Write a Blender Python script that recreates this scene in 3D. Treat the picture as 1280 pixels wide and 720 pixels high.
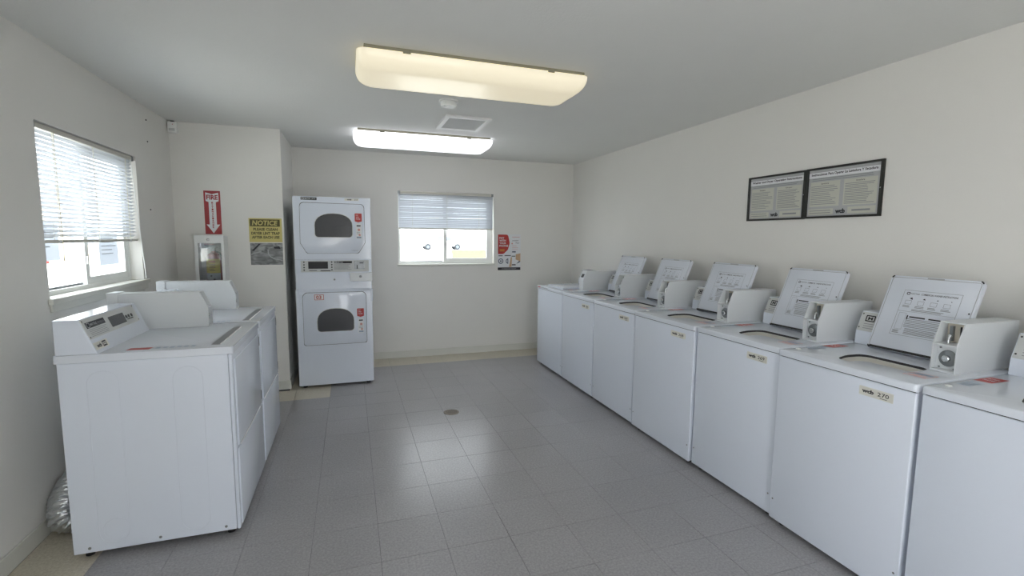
import bpy, bmesh, math, random
from mathutils import Vector, Matrix
random.seed(7)
for o in list(bpy.data.objects): bpy.data.objects.remove(o)
sc = bpy.context.scene
col = sc.collection
R = math.radians

# ------------------------------------------------------------------ camera
F_PX = 596.865
yaw, pitch, roll = R(18.736), R(6.0465), R(0.519)
CAM = Vector((0, 0, 1.461))
r_ = Vector((math.cos(yaw), -math.sin(yaw), 0)); f_ = Vector((math.sin(yaw), math.cos(yaw), 0)); u_ = Vector((0, 0, 1))
f2 = math.cos(pitch)*f_ - math.sin(pitch)*u_; u2 = math.sin(pitch)*f_ + math.cos(pitch)*u_
r3 = math.cos(roll)*r_ + math.sin(roll)*u2; u3 = -math.sin(roll)*r_ + math.cos(roll)*u2
cd = bpy.data.cameras.new('camera'); cam = bpy.data.objects.new('camera', cd); col.objects.link(cam)
cd.sensor_fit = 'HORIZONTAL'; cd.sensor_width = 36; cd.lens = F_PX*36/1280; cd.clip_start = .02; cd.clip_end = 500
cam.matrix_world = Matrix(((r3.x, u3.x, -f2.x, CAM.x), (r3.y, u3.y, -f2.y, CAM.y), (r3.z, u3.z, -f2.z, CAM.z), (0, 0, 0, 1)))
sc.camera = cam

# ------------------------------------------------------------------ sky, exposure
w = bpy.data.worlds.new('overcast_sky'); sc.world = w; w.use_nodes = True
bg = w.node_tree.nodes['Background']; bg.inputs[0].default_value = (0.935, 0.957, 1.0, 1); bg.inputs[1].default_value = 6.6
sun = bpy.data.lights.new('sun', 'SUN'); sun.energy = 20; sun.angle = R(.53); sun.color = (1, .96, .9)
so = bpy.data.objects.new('sun', sun); col.objects.link(so); so.location = (20, 10, 25)
so.rotation_euler = Vector((-math.cos(R(52)), -.03, -math.sin(R(52)))).to_track_quat('-Z', 'Y').to_euler()
sc.view_settings.view_transform = 'Standard'; sc.view_settings.look = 'None'
sc.view_settings.gamma = 1; sc.view_settings.exposure = 0.09; sc.view_settings.use_curve_mapping = False

# ------------------------------------------------------------------ materials
def lin(h):
    h = h.lstrip('#'); v = [int(h[i:i+2], 16)/255 for i in (0, 2, 4)]
    return [x/12.92 if x <= .04045 else ((x+.055)/1.055)**2.4 for x in v] + [1]
MATS = {}
def mat(name, hexc, rough=.5, metal=0, var=0, vscale=8, bump=0, bscale=150, spec=.5, objvar=0, emit=0, emitc=None, coat=0):
    m = bpy.data.materials.new(name); m.use_nodes = True; nt = m.node_tree; N = nt.nodes; L = nt.links
    p = N['Principled BSDF']; c = lin(hexc)
    p.inputs['Base Color'].default_value = c; p.inputs['Roughness'].default_value = rough
    p.inputs['Metallic'].default_value = metal; p.inputs['Specular IOR Level'].default_value = spec
    p.inputs['Coat Weight'].default_value = coat; p.inputs['Coat Roughness'].default_value = .08
    tc = N.new('ShaderNodeTexCoord')
    src = None
    if var:
        n = N.new('ShaderNodeTexNoise'); n.inputs['Scale'].default_value = vscale; n.inputs['Detail'].default_value = 6
        L.new(tc.outputs['Object'], n.inputs['Vector'])
        mx = N.new('ShaderNodeMix'); mx.data_type = 'RGBA'
        mx.inputs[6].default_value = [x*(1-var) for x in c[:3]]+[1]; mx.inputs[7].default_value = [min(1, x*(1+var)) for x in c[:3]]+[1]
        L.new(n.outputs['Fac'], mx.inputs[0]); src = mx.outputs[2]
    if objvar:
        oi = N.new('ShaderNodeObjectInfo'); mr = N.new('ShaderNodeMapRange')
        mr.inputs[3].default_value = 1-objvar; mr.inputs[4].default_value = 1+objvar
        L.new(oi.outputs['Random'], mr.inputs[0])
        mu = N.new('ShaderNodeVectorMath'); mu.operation = 'SCALE'
        if src: L.new(src, mu.inputs[0])
        else: mu.inputs[0].default_value = c[:3]
        L.new(mr.outputs[0], mu.inputs['Scale']); src = mu.outputs[0]
    if src: L.new(src, p.inputs['Base Color'])
    if bump:
        n2 = N.new('ShaderNodeTexNoise'); n2.inputs['Scale'].default_value = bscale; n2.inputs['Detail'].default_value = 3
        L.new(tc.outputs['Object'], n2.inputs['Vector'])
        b = N.new('ShaderNodeBump'); b.inputs['Strength'].default_value = bump; b.inputs['Distance'].default_value = .004
        L.new(n2.outputs['Fac'], b.inputs['Height']); L.new(b.outputs[0], p.inputs['Normal'])
    if emit:
        p.inputs['Emission Color'].default_value = lin(emitc or hexc); p.inputs['Emission Strength'].default_value = emit
    MATS[name] = m
    return m
M_wall = mat('wall_paint', '#e8e7e2', .75, var=.02, vscale=3, bump=.12, bscale=90)
M_ceil = mat('ceiling_paint', '#e7e8e5', .85, var=.02, vscale=3, bump=.35, bscale=70)
M_base = mat('baseboard_paint', '#dcdcd4', .5, var=.03)
M_grout = mat('floor_joint', '#3f4143', .8)
M_slab = mat('outside_masonry', '#cfcac0', .9)
M_white = mat('white_enamel', '#e0e7f2', .2, var=.008, vscale=2, coat=.25)
M_deck = mat('white_enamel_top', '#dfe5ee', .22, var=.01, vscale=4, coat=.3)
M_meter = mat('meter_case_paint', '#dee2e4', .35, var=.015, vscale=6)
M_panel = mat('grey_control_panel', '#c9cccb', .4)
M_vinyl = mat('white_vinyl', '#eceeec', .35)
M_dark = mat('black_gap', '#151515', .6)
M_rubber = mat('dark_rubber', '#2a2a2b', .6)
M_ink = mat('black_ink', '#26272a', .5)
M_inkgrey = mat('grey_ink', '#8b8e91', .5)
M_inklight = mat('pale_grey_ink', '#a9abad', .5)
M_red = mat('red_print', '#b5322f', .4)
M_redsign = mat('red_sign_paint', '#9e2b30', .4)
M_blue = mat('blue_grey_print', '#8ea0b4', .45)
M_pink = mat('pale_red_print', '#d39a94', .45)
M_yellow = mat('yellow_sign', '#cbbf76', .5)
M_olive = mat('olive_sign_band', '#514c1c', .5)
M_paper = mat('white_paper', '#e6e8ea', .6)
M_cream = mat('cream_plate', '#d9d9d1', .45)
M_beige = mat('beige_panel', '#d8d2c2', .5)
M_tub = mat('tub_plastic', '#c9c7bf', .45)
M_basket = mat('basket_steel', '#7d8081', .35, metal=.6)
M_chrome = mat('chrome', '#c9cbcc', .18, metal=1)
M_steel = mat('dull_steel', '#8c9092', .35, metal=.9)
M_display = mat('display_glass', '#3b3e42', .2)
M_glassgrey = mat('door_window_plastic', '#36383c', .25)
M_black = mat('black_plastic', '#1d1e20', .35)
M_frame = mat('black_picture_frame', '#23241f', .4)
M_boardbg = mat('board_print_grey', '#b3b5b6', .5)
M_boardbox = mat('board_print_cream', '#c8c9bd', .5)
M_extred = mat('extinguisher_red', '#a81f24', .3)
M_label = mat('extinguisher_label', '#d9bf4a', .5)
M_slat = mat('blind_slat', '#d9dde2', .4)
M_slat2 = mat('grey_blind_slat', '#ccd1d8', .4)
M_rail = mat('blind_rail', '#cfcdc4', .45)
M_cord = mat('blind_cord', '#e2ddc4', .7)
M_foil = mat('foil_duct', '#d2d4d6', .3, metal=1, bump=.6, bscale=140)
M_drain = mat('drain_metal', '#6d6459', .45, metal=.7)
M_vent = mat('vent_grille', '#c4c6c6', .5)
M_photo = None
M_fixture = mat('fixture_metal', '#8d8a78', .5)
M_diff_warm = mat('diffuser_warm', '#f4efe0', .3, emit=.42, emitc='#fff0c8')
M_diff_cool = mat('diffuser_cool', '#f2f2f4', .3, emit=1.7, emitc='#f6f7ff')
M_asphalt = mat('asphalt', '#c9c8c4', .9, var=.1, vscale=1)
M_grass = mat('lawn', '#5a5e4d', .9, spec=0, var=.25, vscale=6)
M_truck = mat('truck_paint', '#d9dcdf', .3)
M_tyre = mat('tyre', '#3c3e42', .8, spec=.1)
M_truckglass = mat('truck_window', '#6f7a86', .15)
M_stucco = mat('stucco', '#d8c9b4', .9, var=.05)
M_outred = mat('red_door_paint', '#c23c38', .5)
M_roof = mat('roof_shingle', '#8b8078', .9, var=.1)

# slats let some daylight through
for m_, k_ in ((M_slat, .3), (M_slat2, .09)):
    nt = m_.node_tree; pb = nt.nodes['Principled BSDF']; out = nt.nodes['Material Output']
    tr = nt.nodes.new('ShaderNodeBsdfTranslucent'); tr.inputs[0].default_value = lin('#eceef0')
    mx = nt.nodes.new('ShaderNodeMixShader'); mx.inputs[0].default_value = k_
    nt.links.new(pb.outputs[0], mx.inputs[1]); nt.links.new(tr.outputs[0], mx.inputs[2]); nt.links.new(mx.outputs[0], out.inputs[0])
# paper taped on the glass is translucent too
M_thin = mat('thin_paper', '#e6e8ea', .6); nt = M_thin.node_tree
tr = nt.nodes.new('ShaderNodeBsdfTranslucent'); tr.inputs[0].default_value = lin('#e6ebf2')
mx = nt.nodes.new('ShaderNodeMixShader'); mx.inputs[0].default_value = .35
nt.links.new(nt.nodes['Principled BSDF'].outputs[0], mx.inputs[1]); nt.links.new(tr.outputs[0], mx.inputs[2]); nt.links.new(mx.outputs[0], nt.nodes['Material Output'].inputs[0])
def glass(name, tint, gloss):
    m = bpy.data.materials.new(name); m.use_nodes = True; nt = m.node_tree; nt.nodes.clear()
    o = nt.nodes.new('ShaderNodeOutputMaterial'); t = nt.nodes.new('ShaderNodeBsdfTransparent'); g = nt.nodes.new('ShaderNodeBsdfGlossy')
    g.inputs['Roughness'].default_value = .03; t.inputs[0].default_value = tint; fr = nt.nodes.new('ShaderNodeValue'); fr.outputs[0].default_value = gloss
    x = nt.nodes.new('ShaderNodeMixShader'); nt.links.new(fr.outputs[0], x.inputs[0]); nt.links.new(t.outputs[0], x.inputs[1]); nt.links.new(g.outputs[0], x.inputs[2])
    nt.links.new(x.outputs[0], o.inputs[0]); return m
M_glass = glass('window_glass', (.95, .97, .97, 1), .06)
M_acrylic = glass('acrylic_pane', (.86, .88, .88, 1), .08)

# vinyl composition floor tiles: mottled chips, per-tile tint, waxed
def tile_mat(name, base, dark, light, rlo, rhi, objvar):
    m = bpy.data.materials.new(name); m.use_nodes = True; nt = m.node_tree; N = nt.nodes; L = nt.links; p = N['Principled BSDF']
    g = N.new('ShaderNodeNewGeometry')
    n = N.new('ShaderNodeTexNoise'); n.inputs['Scale'].default_value = 95; n.inputs['Detail'].default_value = 5; n.inputs['Roughness'].default_value = .7
    L.new(g.outputs['Position'], n.inputs['Vector'])
    cr = N.new('ShaderNodeValToRGB'); e = cr.color_ramp.elements
    e[0].position = .33; e[0].color = lin(dark); e[1].position = .66; e[1].color = lin(light); q = e.new(.5); q.color = lin(base)
    L.new(n.outputs['Fac'], cr.inputs[0])
    n2 = N.new('ShaderNodeTexNoise'); n2.inputs['Scale'].default_value = 1.6; n2.inputs['Detail'].default_value = 5
    L.new(g.outputs['Position'], n2.inputs['Vector'])
    mr = N.new('ShaderNodeMapRange'); mr.inputs[1].default_value = .3; mr.inputs[2].default_value = .7; mr.inputs[3].default_value = .93; mr.inputs[4].default_value = 1.05
    L.new(n2.outputs['Fac'], mr.inputs[0])
    oi = N.new('ShaderNodeObjectInfo'); m2 = N.new('ShaderNodeMapRange'); m2.inputs[3].default_value = 1-objvar; m2.inputs[4].default_value = 1+objvar
    L.new(oi.outputs['Random'], m2.inputs[0])
    mu = N.new('ShaderNodeMath'); mu.operation = 'MULTIPLY'; L.new(mr.outputs[0], mu.inputs[0]); L.new(m2.outputs[0], mu.inputs[1])
    vm = N.new('ShaderNodeVectorMath'); vm.operation = 'SCALE'; L.new(cr.outputs[0], vm.inputs[0]); L.new(mu.outputs[0], vm.inputs['Scale'])
    L.new(vm.outputs[0], p.inputs['Base Color'])
    n3 = N.new('ShaderNodeTexNoise'); n3.inputs['Scale'].default_value = 5; n3.inputs['Detail'].default_value = 6
    L.new(g.outputs['Position'], n3.inputs['Vector'])
    m3 = N.new('ShaderNodeMapRange'); m3.inputs[1].default_value = .3; m3.inputs[2].default_value = .7; m3.inputs[3].default_value = rlo; m3.inputs[4].default_value = rhi
    L.new(n3.outputs['Fac'], m3.inputs[0]); L.new(m3.outputs[0], p.inputs['Coat Roughness']); p.inputs['Roughness'].default_value = (rlo+rhi)/2-.03
    return m
M_tileG = tile_mat('grey_vinyl_tile', '#a09fa1', '#8f8e90', '#aeadaf', .25, .36, .02)
M_tileC = tile_mat('cream_vinyl_tile', '#cdc6b4', '#b9b1a0', '#d9d3c3', .3, .45, .03)

# ------------------------------------------------------------------ mesh helpers
def frame(o, u, v):
    u = Vector(u).normalized(); v = Vector(v).normalized(); n = u.cross(v)
    return Matrix(((u.x, v.x, n.x, o[0]), (u.y, v.y, n.y, o[1]), (u.z, v.z, n.z, o[2]), (0, 0, 0, 1)))
def rpoly(pts, r, seg=5):
    out = []; n = len(pts)
    for i in range(n):
        rr = r[i] if isinstance(r, (list, tuple)) else r
        p = Vector(pts[i]); a = Vector(pts[i-1])-p; b = Vector(pts[(i+1) % n])-p
        if rr <= 1e-6: out.append(tuple(p)); continue
        ang = a.angle(b); d = min(rr/math.tan(ang/2), a.length*.49, b.length*.49); rr2 = d*math.tan(ang/2)
        a.normalize(); b.normalize(); c = p+(a+b).normalized()*(rr2/math.sin(ang/2))
        s = p+a*d-c; e = p+b*d-c; a0 = math.atan2(s.y, s.x); da = (math.atan2(e.y, e.x)-a0+math.pi) % (2*math.pi)-math.pi
        for k in range(seg+1):
            t = a0+da*k/seg; out.append((c.x+rr2*math.cos(t), c.y+rr2*math.sin(t)))
    return out
def rrect(x0, x1, y0, y1, r=0, seg=5):
    return rpoly([(x0, y0), (x1, y0), (x1, y1), (x0, y1)], r, seg)
def circ(x, y, r, n=24):
    return [(x+r*math.cos(2*math.pi*i/n), y+r*math.sin(2*math.pi*i/n)) for i in range(n)]
class MB:
    def __init__(s): s.bm = bmesh.new(); s.M = Matrix()
    def v(s, p): return s.bm.verts.new(s.M @ Vector(p))
    def face(s, ps):
        try: return s.bm.faces.new([s.v(p) for p in ps])
        except ValueError: return None
    def box(s, x0, x1, y0, y1, z0, z1, b=0, seg=2):
        vs = [s.v(p) for p in ((x0,y0,z0),(x1,y0,z0),(x1,y1,z0),(x0,y1,z0),(x0,y0,z1),(x1,y0,z1),(x1,y1,z1),(x0,y1,z1))]
        fs = [s.bm.faces.new([vs[i] for i in q]) for q in ((0,3,2,1),(4,5,6,7),(0,1,5,4),(1,2,6,5),(2,3,7,6),(3,0,4,7))]
        if b:
            es = list({e for f in fs for e in f.edges})
            bmesh.ops.bevel(s.bm, geom=es, offset=b, segments=seg, affect='EDGES', profile=.5)
        return s
    def prism(s, pts, z0, z1, b=0, seg=2, top_only=False):
        lo = [s.v((p[0], p[1], z0)) for p in pts]; hi = [s.v((p[0], p[1], z1)) for p in pts]; n = len(pts)
        fb = s.bm.faces.new(lo[::-1]); ft = s.bm.faces.new(hi)
        for i in range(n): s.bm.faces.new((lo[i], lo[(i+1) % n], hi[(i+1) % n], hi[i]))
        if b:
            es = list(ft.edges) + ([] if top_only else list(fb.edges))
            bmesh.ops.bevel(s.bm, geom=es, offset=b, segments=seg, affect='EDGES', profile=.5)
        return s
    def holed(s, outer, holes, z0, z1, b=0):
        tops = []; oedges = []
        for z in (z0, z1):
            loops = []; es = []
            for lp in [outer]+holes:
                vs = [s.v((p[0], p[1], z)) for p in lp]; loops.append(vs)
                for i in range(len(vs)): es.append(s.bm.edges.new((vs[i], vs[(i+1) % len(vs)])))
            bmesh.ops.triangle_fill(s.bm, use_beauty=True, use_dissolve=False, edges=es)
            tops.append(loops)
            if z == z1: oedges = es[:len(outer)]
        for li in range(len(tops[0])):
            a, b_ = tops[0][li], tops[1][li]; n = len(a)
            for i in range(n): s.bm.faces.new((a[i], a[(i+1) % n], b_[(i+1) % n], b_[i]))
        bmesh.ops.recalc_face_normals(s.bm, faces=s.bm.faces)
        if b: bmesh.ops.bevel(s.bm, geom=oedges, offset=b, segments=3, affect='EDGES', profile=.5)
        return s
    def rect(s, x0, x1, y0, y1, z=.0008): s.face([(x0,y0,z),(x1,y0,z),(x1,y1,z),(x0,y1,z)]); return s
    def poly(s, pts, z=.0008): s.face([(p[0], p[1], z) for p in pts]); return s
    def outline(s, pts, t, z=.0008):
        n = len(pts); c = Vector((sum(p[0] for p in pts)/n, sum(p[1] for p in pts)/n))
        inn = []
        for i in range(n):
            p = Vector(pts[i]); a = (p-Vector(pts[i-1])); b = (Vector(pts[(i+1) % n])-p)
            na = Vector((-a.y, a.x)).normalized(); nb = Vector((-b.y, b.x)).normalized(); m = (na+nb)
            m = m/ max(.3, m.length_squared) * 2 if m.length > 1e-6 else na
            inn.append(p+m*t)
        for i in range(n):
            j = (i+1) % n
            s.face([(pts[i][0],pts[i][1],z),(pts[j][0],pts[j][1],z),(inn[j].x,inn[j].y,z),(inn[i].x,inn[i].y,z)])
        return s
    def lathe(s, prof, n=24, c=(0,0,0), ax='z'):
        rings = []
        for r, h in prof:
            ring = []
            for i in range(n):
                a = 2*math.pi*i/n; q = (r*math.cos(a), r*math.sin(a), h)
                q = {'z': q, 'x': (q[2], q[0], q[1]), 'y': (q[1], q[2], q[0])}[ax]
                ring.append(s.v((c[0]+q[0], c[1]+q[1], c[2]+q[2])))
            rings.append(ring)
        for a, b in zip(rings, rings[1:]):
            for i in range(n): s.bm.faces.new((a[i], a[(i+1) % n], b[(i+1) % n], b[i]))
        s.bm.faces.new(rings[0][::-1]); s.bm.faces.new(rings[-1]); return s
    def tube(s, path, rad, n=10, caps=True):
        path = [Vector(p) for p in path]; rings = []; prev = None
        for i, p in enumerate(path):
            d = (path[min(i+1, len(path)-1)]-path[max(i-1, 0)]).normalized()
            if prev is None: x = d.orthogonal().normalized()
            else: x = (prev-d*prev.dot(d)).normalized()
            prev = x; y = d.cross(x); rr = rad[i] if isinstance(rad, (list, tuple)) else rad
            rings.append([s.v(p+x*rr*math.cos(2*math.pi*k/n)+y*rr*math.sin(2*math.pi*k/n)) for k in range(n)])
        for a, b in zip(rings, rings[1:]):
            for k in range(n): s.bm.faces.new((a[k], a[(k+1) % n], b[(k+1) % n], b[k]))
        if caps: s.bm.faces.new(rings[0][::-1]); s.bm.faces.new(rings[-1])
        return s
    def build(s, name, m, parent=None, smooth=False, recalc=True, angle=40):
        if recalc: bmesh.ops.recalc_face_normals(s.bm, faces=s.bm.faces)
        me = bpy.data.meshes.new(name); s.bm.to_mesh(me); s.bm.free()
        me.materials.append(m)
        if smooth:
            me.shade_smooth()
            try: me.set_sharp_from_angle(angle=R(angle))
            except Exception: pass
        o = bpy.data.objects.new(name, me); col.objects.link(o)
        if parent: o.parent = parent
        return o
def tag(o, label, cat, group=None, kind=None):
    o['label'] = label; o['category'] = cat
    if group: o['group'] = group
    if kind: o['kind'] = kind
    return o
def empty(name, M=None, loc=None):
    o = bpy.data.objects.new(name, None); o.empty_display_size = .1; col.objects.link(o)
    if M is not None: o.matrix_world = M
    if loc is not None: o.location = loc
    return o
def copy_tree(o, parent=None):
    c = o.copy(); col.objects.link(c); c.parent = parent
    for ch in o.children: copy_tree(ch, c)
    return c
# lettering: built-in font, turned into flat mesh and fitted into a w x h box centred at (cx, cy)
_tc = {}
def text(mb, s, cx, cy, w_, h_, z=.0009, bold=.012, shear=0, align='C'):
    key = (s, bold, shear)
    if key not in _tc:
        cu = bpy.data.curves.new('lettering', 'FONT'); cu.body = s; cu.resolution_u = 2; cu.offset = bold; cu.shear = shear
        ob = bpy.data.objects.new('lettering', cu); col.objects.link(ob); bpy.context.view_layer.update()
        me = bpy.data.meshes.new_from_object(ob)
        vs = [v.co.copy() for v in me.vertices]; fs = [tuple(p.vertices) for p in me.polygons]
        bpy.data.objects.remove(ob); bpy.data.curves.remove(cu); bpy.data.meshes.remove(me)
        xs = [v.x for v in vs]; ys = [v.y for v in vs]
        _tc[key] = (vs, fs, min(xs), max(xs), min(ys), max(ys))
    vs, fs, x0, x1, y0, y1 = _tc[key]
    if h_ is None: h_ = w_*(y1-y0)/(x1-x0)
    if w_ is None: w_ = h_*(x1-x0)/(y1-y0)
    ox = cx-w_/2 if align == 'C' else cx
    bv = [mb.v((ox+(v.x-x0)/(x1-x0)*w_, cy-h_/2+(v.y-y0)/(y1-y0)*h_, z)) for v in vs]
    for f in fs:
        try: mb.bm.faces.new([bv[i] for i in f])
        except ValueError: pass
def lines(mb, x0, x1, y1, y0, n, t, rnd=.25, z=.0009):
    for i in range(n):
        y = y1-(y1-y0)*(i+.5)/n
        mb.rect(x0, x1-(x1-x0)*random.random()*rnd, y-t/2, y+t/2, z)

# ------------------------------------------------------------------ room shell
XL, XR, YB, YF, H = -1.435, 2.804, 5.798, -1.6, 2.416
YA, XA = 4.89, -.575            # the boxed-out corner: its front face and its side face
TH = .15
def wall(name, M, outer, holes, z0, z1, m, label):
    b = MB(); b.M = M
    if holes: b.holed(outer, holes, z0, z1)
    else: b.prism(outer, z0, z1)
    return tag(b.build(name, m), label, 'wall', kind='structure')
# left wall: frame u=+Y v=+Z n=+X at (XL,0,0)
LW = (3.0, 4.165, 1.125, 2.01)   # window hole: y0,y1,z0,z1
wall('wall_left', frame((XL, 0, 0), (0,1,0), (0,0,1)), [(YF-TH, -.05), (YB+TH, -.05), (YB+TH, H), (YF-TH, H)],
     [[(LW[0], LW[2]), (LW[1], LW[2]), (LW[1], LW[3]), (LW[0], LW[3])], [(-1.2, 0), (-.42, 0), (-.42, 2.05), (-1.2, 2.05)]], -TH, 0, M_wall, 'left white painted wall with the larger blind-covered window')  # second hole: unseen doorway behind the camera, added to light the washer fronts
BW = (.545, 1.718, 1.125, 1.995)
wall('wall_back', frame((0, YB, 0), (1,0,0), (0,0,1)), [(XL, -.05), (XR, -.05), (XR, H), (XL, H)],
     [[(BW[0], BW[2]), (BW[1], BW[2]), (BW[1], BW[3]), (BW[0], BW[3])]], -TH, 0, M_wall, 'far white painted wall with the small window')
wall('wall_right', frame((XR, 0, 0), (0,-1,0), (0,0,1)), [(-YB-TH, -.05), (-YF+TH, -.05), (-YF+TH, H), (-YB-TH, H)], [], -TH, 0, M_wall,
     'right white painted wall behind the row of washers')
# unseen wall behind the camera; its open doorway is added to let in daylight
wall('wall_front', frame((0, YF, 0), (-1,0,0), (0,0,1)), [(-XR, -.05), (-XL, -.05), (-XL, H), (-XR, H)],
     [[(-1.3, 0), (-.35, 0), (-.35, 2.1), (-1.3, 2.1)]], -TH, 0, M_wall, 'unseen white wall behind the camera with an open doorway added to let in daylight')
b = MB(); b.box(XL, XA, YA, YB, -.003, H)
tag(b.build('wall_alcove', M_wall), 'boxed-out white wall corner carrying the extinguisher signs', 'wall', kind='structure')
b = MB(); b.box(XL-TH, XR+TH, YF-TH, YB+TH, H, H+.12)
tag(b.build('ceiling', M_ceil), 'white stippled ceiling over the laundry room', 'ceiling', kind='structure')
b = MB(); b.box(XL-TH, XR+TH, YF-TH, YB+TH, -.05, -.003)
floor = tag(b.build('floor', M_grout), 'grey vinyl tile floor with a cream tile border', 'floor', kind='structure')

# floor tiles on the 12-inch grid read from the photograph
T, OX, OY = .3048, .099, 2.089
def tile_mesh(w_, d_, m):
    g = .0007; b = MB()
    b.prism([(g, g), (w_-g, g), (w_-g, d_-g), (g, d_-g)], -.0032, 0, b=.0005, seg=1, top_only=True)
    me_o = b.build('tile', m); me = me_o.data; bpy.data.objects.remove(me_o); return me
_tm = {}
rear = MB()
for j in range(-13, 13):
    for c in range(-5, 9):
        x0 = OX+c*T; y0 = OY+j*T; x1 = min(x0+T, XR); y1 = min(y0+T, YB)
        if y0 < YF: y0 = YF
        cx, cy = (x0+x1)/2, (y0+y1)/2
        if x1 < XA+.01 and cy > YA: continue
        cream = x0 < -1.2 or y0 > 5.3 or (x0 < -.3 and y0 > 4.45)
        if x0 < XA < x1 and y1 > YA+.05: x0 = XA
        if x0 < XA-.05 and y1 > YA: y1 = YA
        if j < -5:
            rear.prism([(x0+.0007, y0+.0007), (x1-.0007, y0+.0007), (x1-.0007, y1-.0007), (x0+.0007, y1-.0007)], -.0032, 0); continue
        k = (round(x1-x0, 4), round(y1-y0, 4), cream)
        if k not in _tm: _tm[k] = tile_mesh(x1-x0, y1-y0, M_tileC if cream else M_tileG)
        o = bpy.data.objects.new('floor_tile', _tm[k]); col.objects.link(o); o.parent = floor
        o.location = (x0, y0, random.uniform(-.0003, 0))
o = rear.build('floor_tile_field', M_tileG, floor); o['kind'] = 'stuff'

def baseboard(name, pts, label):
    b = MB()
    for (x0, y0), (x1, y1) in pts:
        t = .011
        lo_x, hi_x = min(x0, x1), max(x0, x1); lo_y, hi_y = min(y0, y1), max(y0, y1)
        b.box(lo_x, hi_x, lo_y, hi_y, 0, .085, b=.003)
    tag(b.build(name, M_base), label, 'baseboard', kind='structure')
baseboard('baseboard_back', [((XA+.0, YB-.012), (XR, YB))], 'white baseboard along the far wall')
baseboard('baseboard_left', [((XL, YF), (XL+.012, YA))], 'white baseboard along the left wall')
baseboard('baseboard_alcove', [((XL+.012, YA-.012), (XA+.012, YA)), ((XA, YA), (XA+.012, YB-.012))], 'white baseboard round the boxed-out corner')
baseboard('baseboard_right', [((XR-.012, YF), (XR, YB-.012))], 'white baseboard along the right wall behind the washers')

# ------------------------------------------------------------------ windows and blinds
def window(name, M, w_, h_, label, mull):
    root = tag(empty(name, M), label, 'window', kind='structure')
    fz0, fz1 = -.135, -.075; ft = .03
    b = MB(); b.holed([(0,0),(w_,0),(w_,h_),(0,h_)], [[(ft,ft),(w_-ft,ft),(w_-ft,h_-ft),(ft,h_-ft)]], fz0, fz1); b.build('window_frame', M_vinyl, root)
    b = MB(); b.box(mull-.02, mull+.02, ft, h_-ft, fz0+.005, -.108, b=.002); b.build('meeting_stile', M_vinyl, root)
    b = MB(); b.box(ft, mull-.02, ft, h_-ft, -.122, -.118); b.build('pane', M_glass, root)
    st = .042
    b = MB(); b.holed([(mull-.025, ft), (w_-ft, ft), (w_-ft, h_-ft), (mull-.025, h_-ft)], [[(mull-.025+st, ft+st), (w_-ft-st, ft+st), (w_-ft-st, h_-ft-st), (mull-.025+st, h_-ft-st)]], -.105, -.08)
    sash = b.build('sliding_sash', M_vinyl, root)
    b = MB(); b.box(mull-.025+st, w_-ft-st, ft+st, h_-ft-st, -.095, -.091); b.build('pane', M_glass, sash)
    b = MB(); b.box(mull-.02, mull-.008, h_*.17, h_*.17+.05, -.08, -.07, b=.002); b.build('sash_latch', M_vinyl, sash)
    b = MB(); b.box(ft+.004, mull-.03, ft-.002, ft+.012, -.116, -.1); b.build('track_rail', M_steel, root)
    return root
WL = LW[1]-LW[0]; HL = LW[3]-LW[2]; WB_ = BW[1]-BW[0]; HB_ = BW[3]-BW[2]
ML = frame((XL, LW[0], LW[2]), (0,1,0), (0,0,1)); MBk = frame((BW[0], YB, BW[2]), (1,0,0), (0,0,1))
win1 = window('window_1', ML, WL, HL, 'white vinyl sliding window in the left wall', .585)
win2 = window('window_2', MBk, WB_, HB_, 'white vinyl sliding window in the far wall', .575)
b = MB(); b.box(.001, WL-.001, .0005, .006, -.0745, .004); b.box(-.02, WL+.06, -.022, .006, .0005, .022, b=.003); b.box(-.01, WL+.04, -.062, -.022, .0005, .012, b=.003)
b.build('window_sill', M_base, win1)
b = MB(); b.box(.001, WB_-.001, .0005, .006, -.0745, .004); b.box(-.015, WB_+.015, -.016, .006, .0005, .012, b=.002); b.build('window_sill', M_base, win2)

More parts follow.
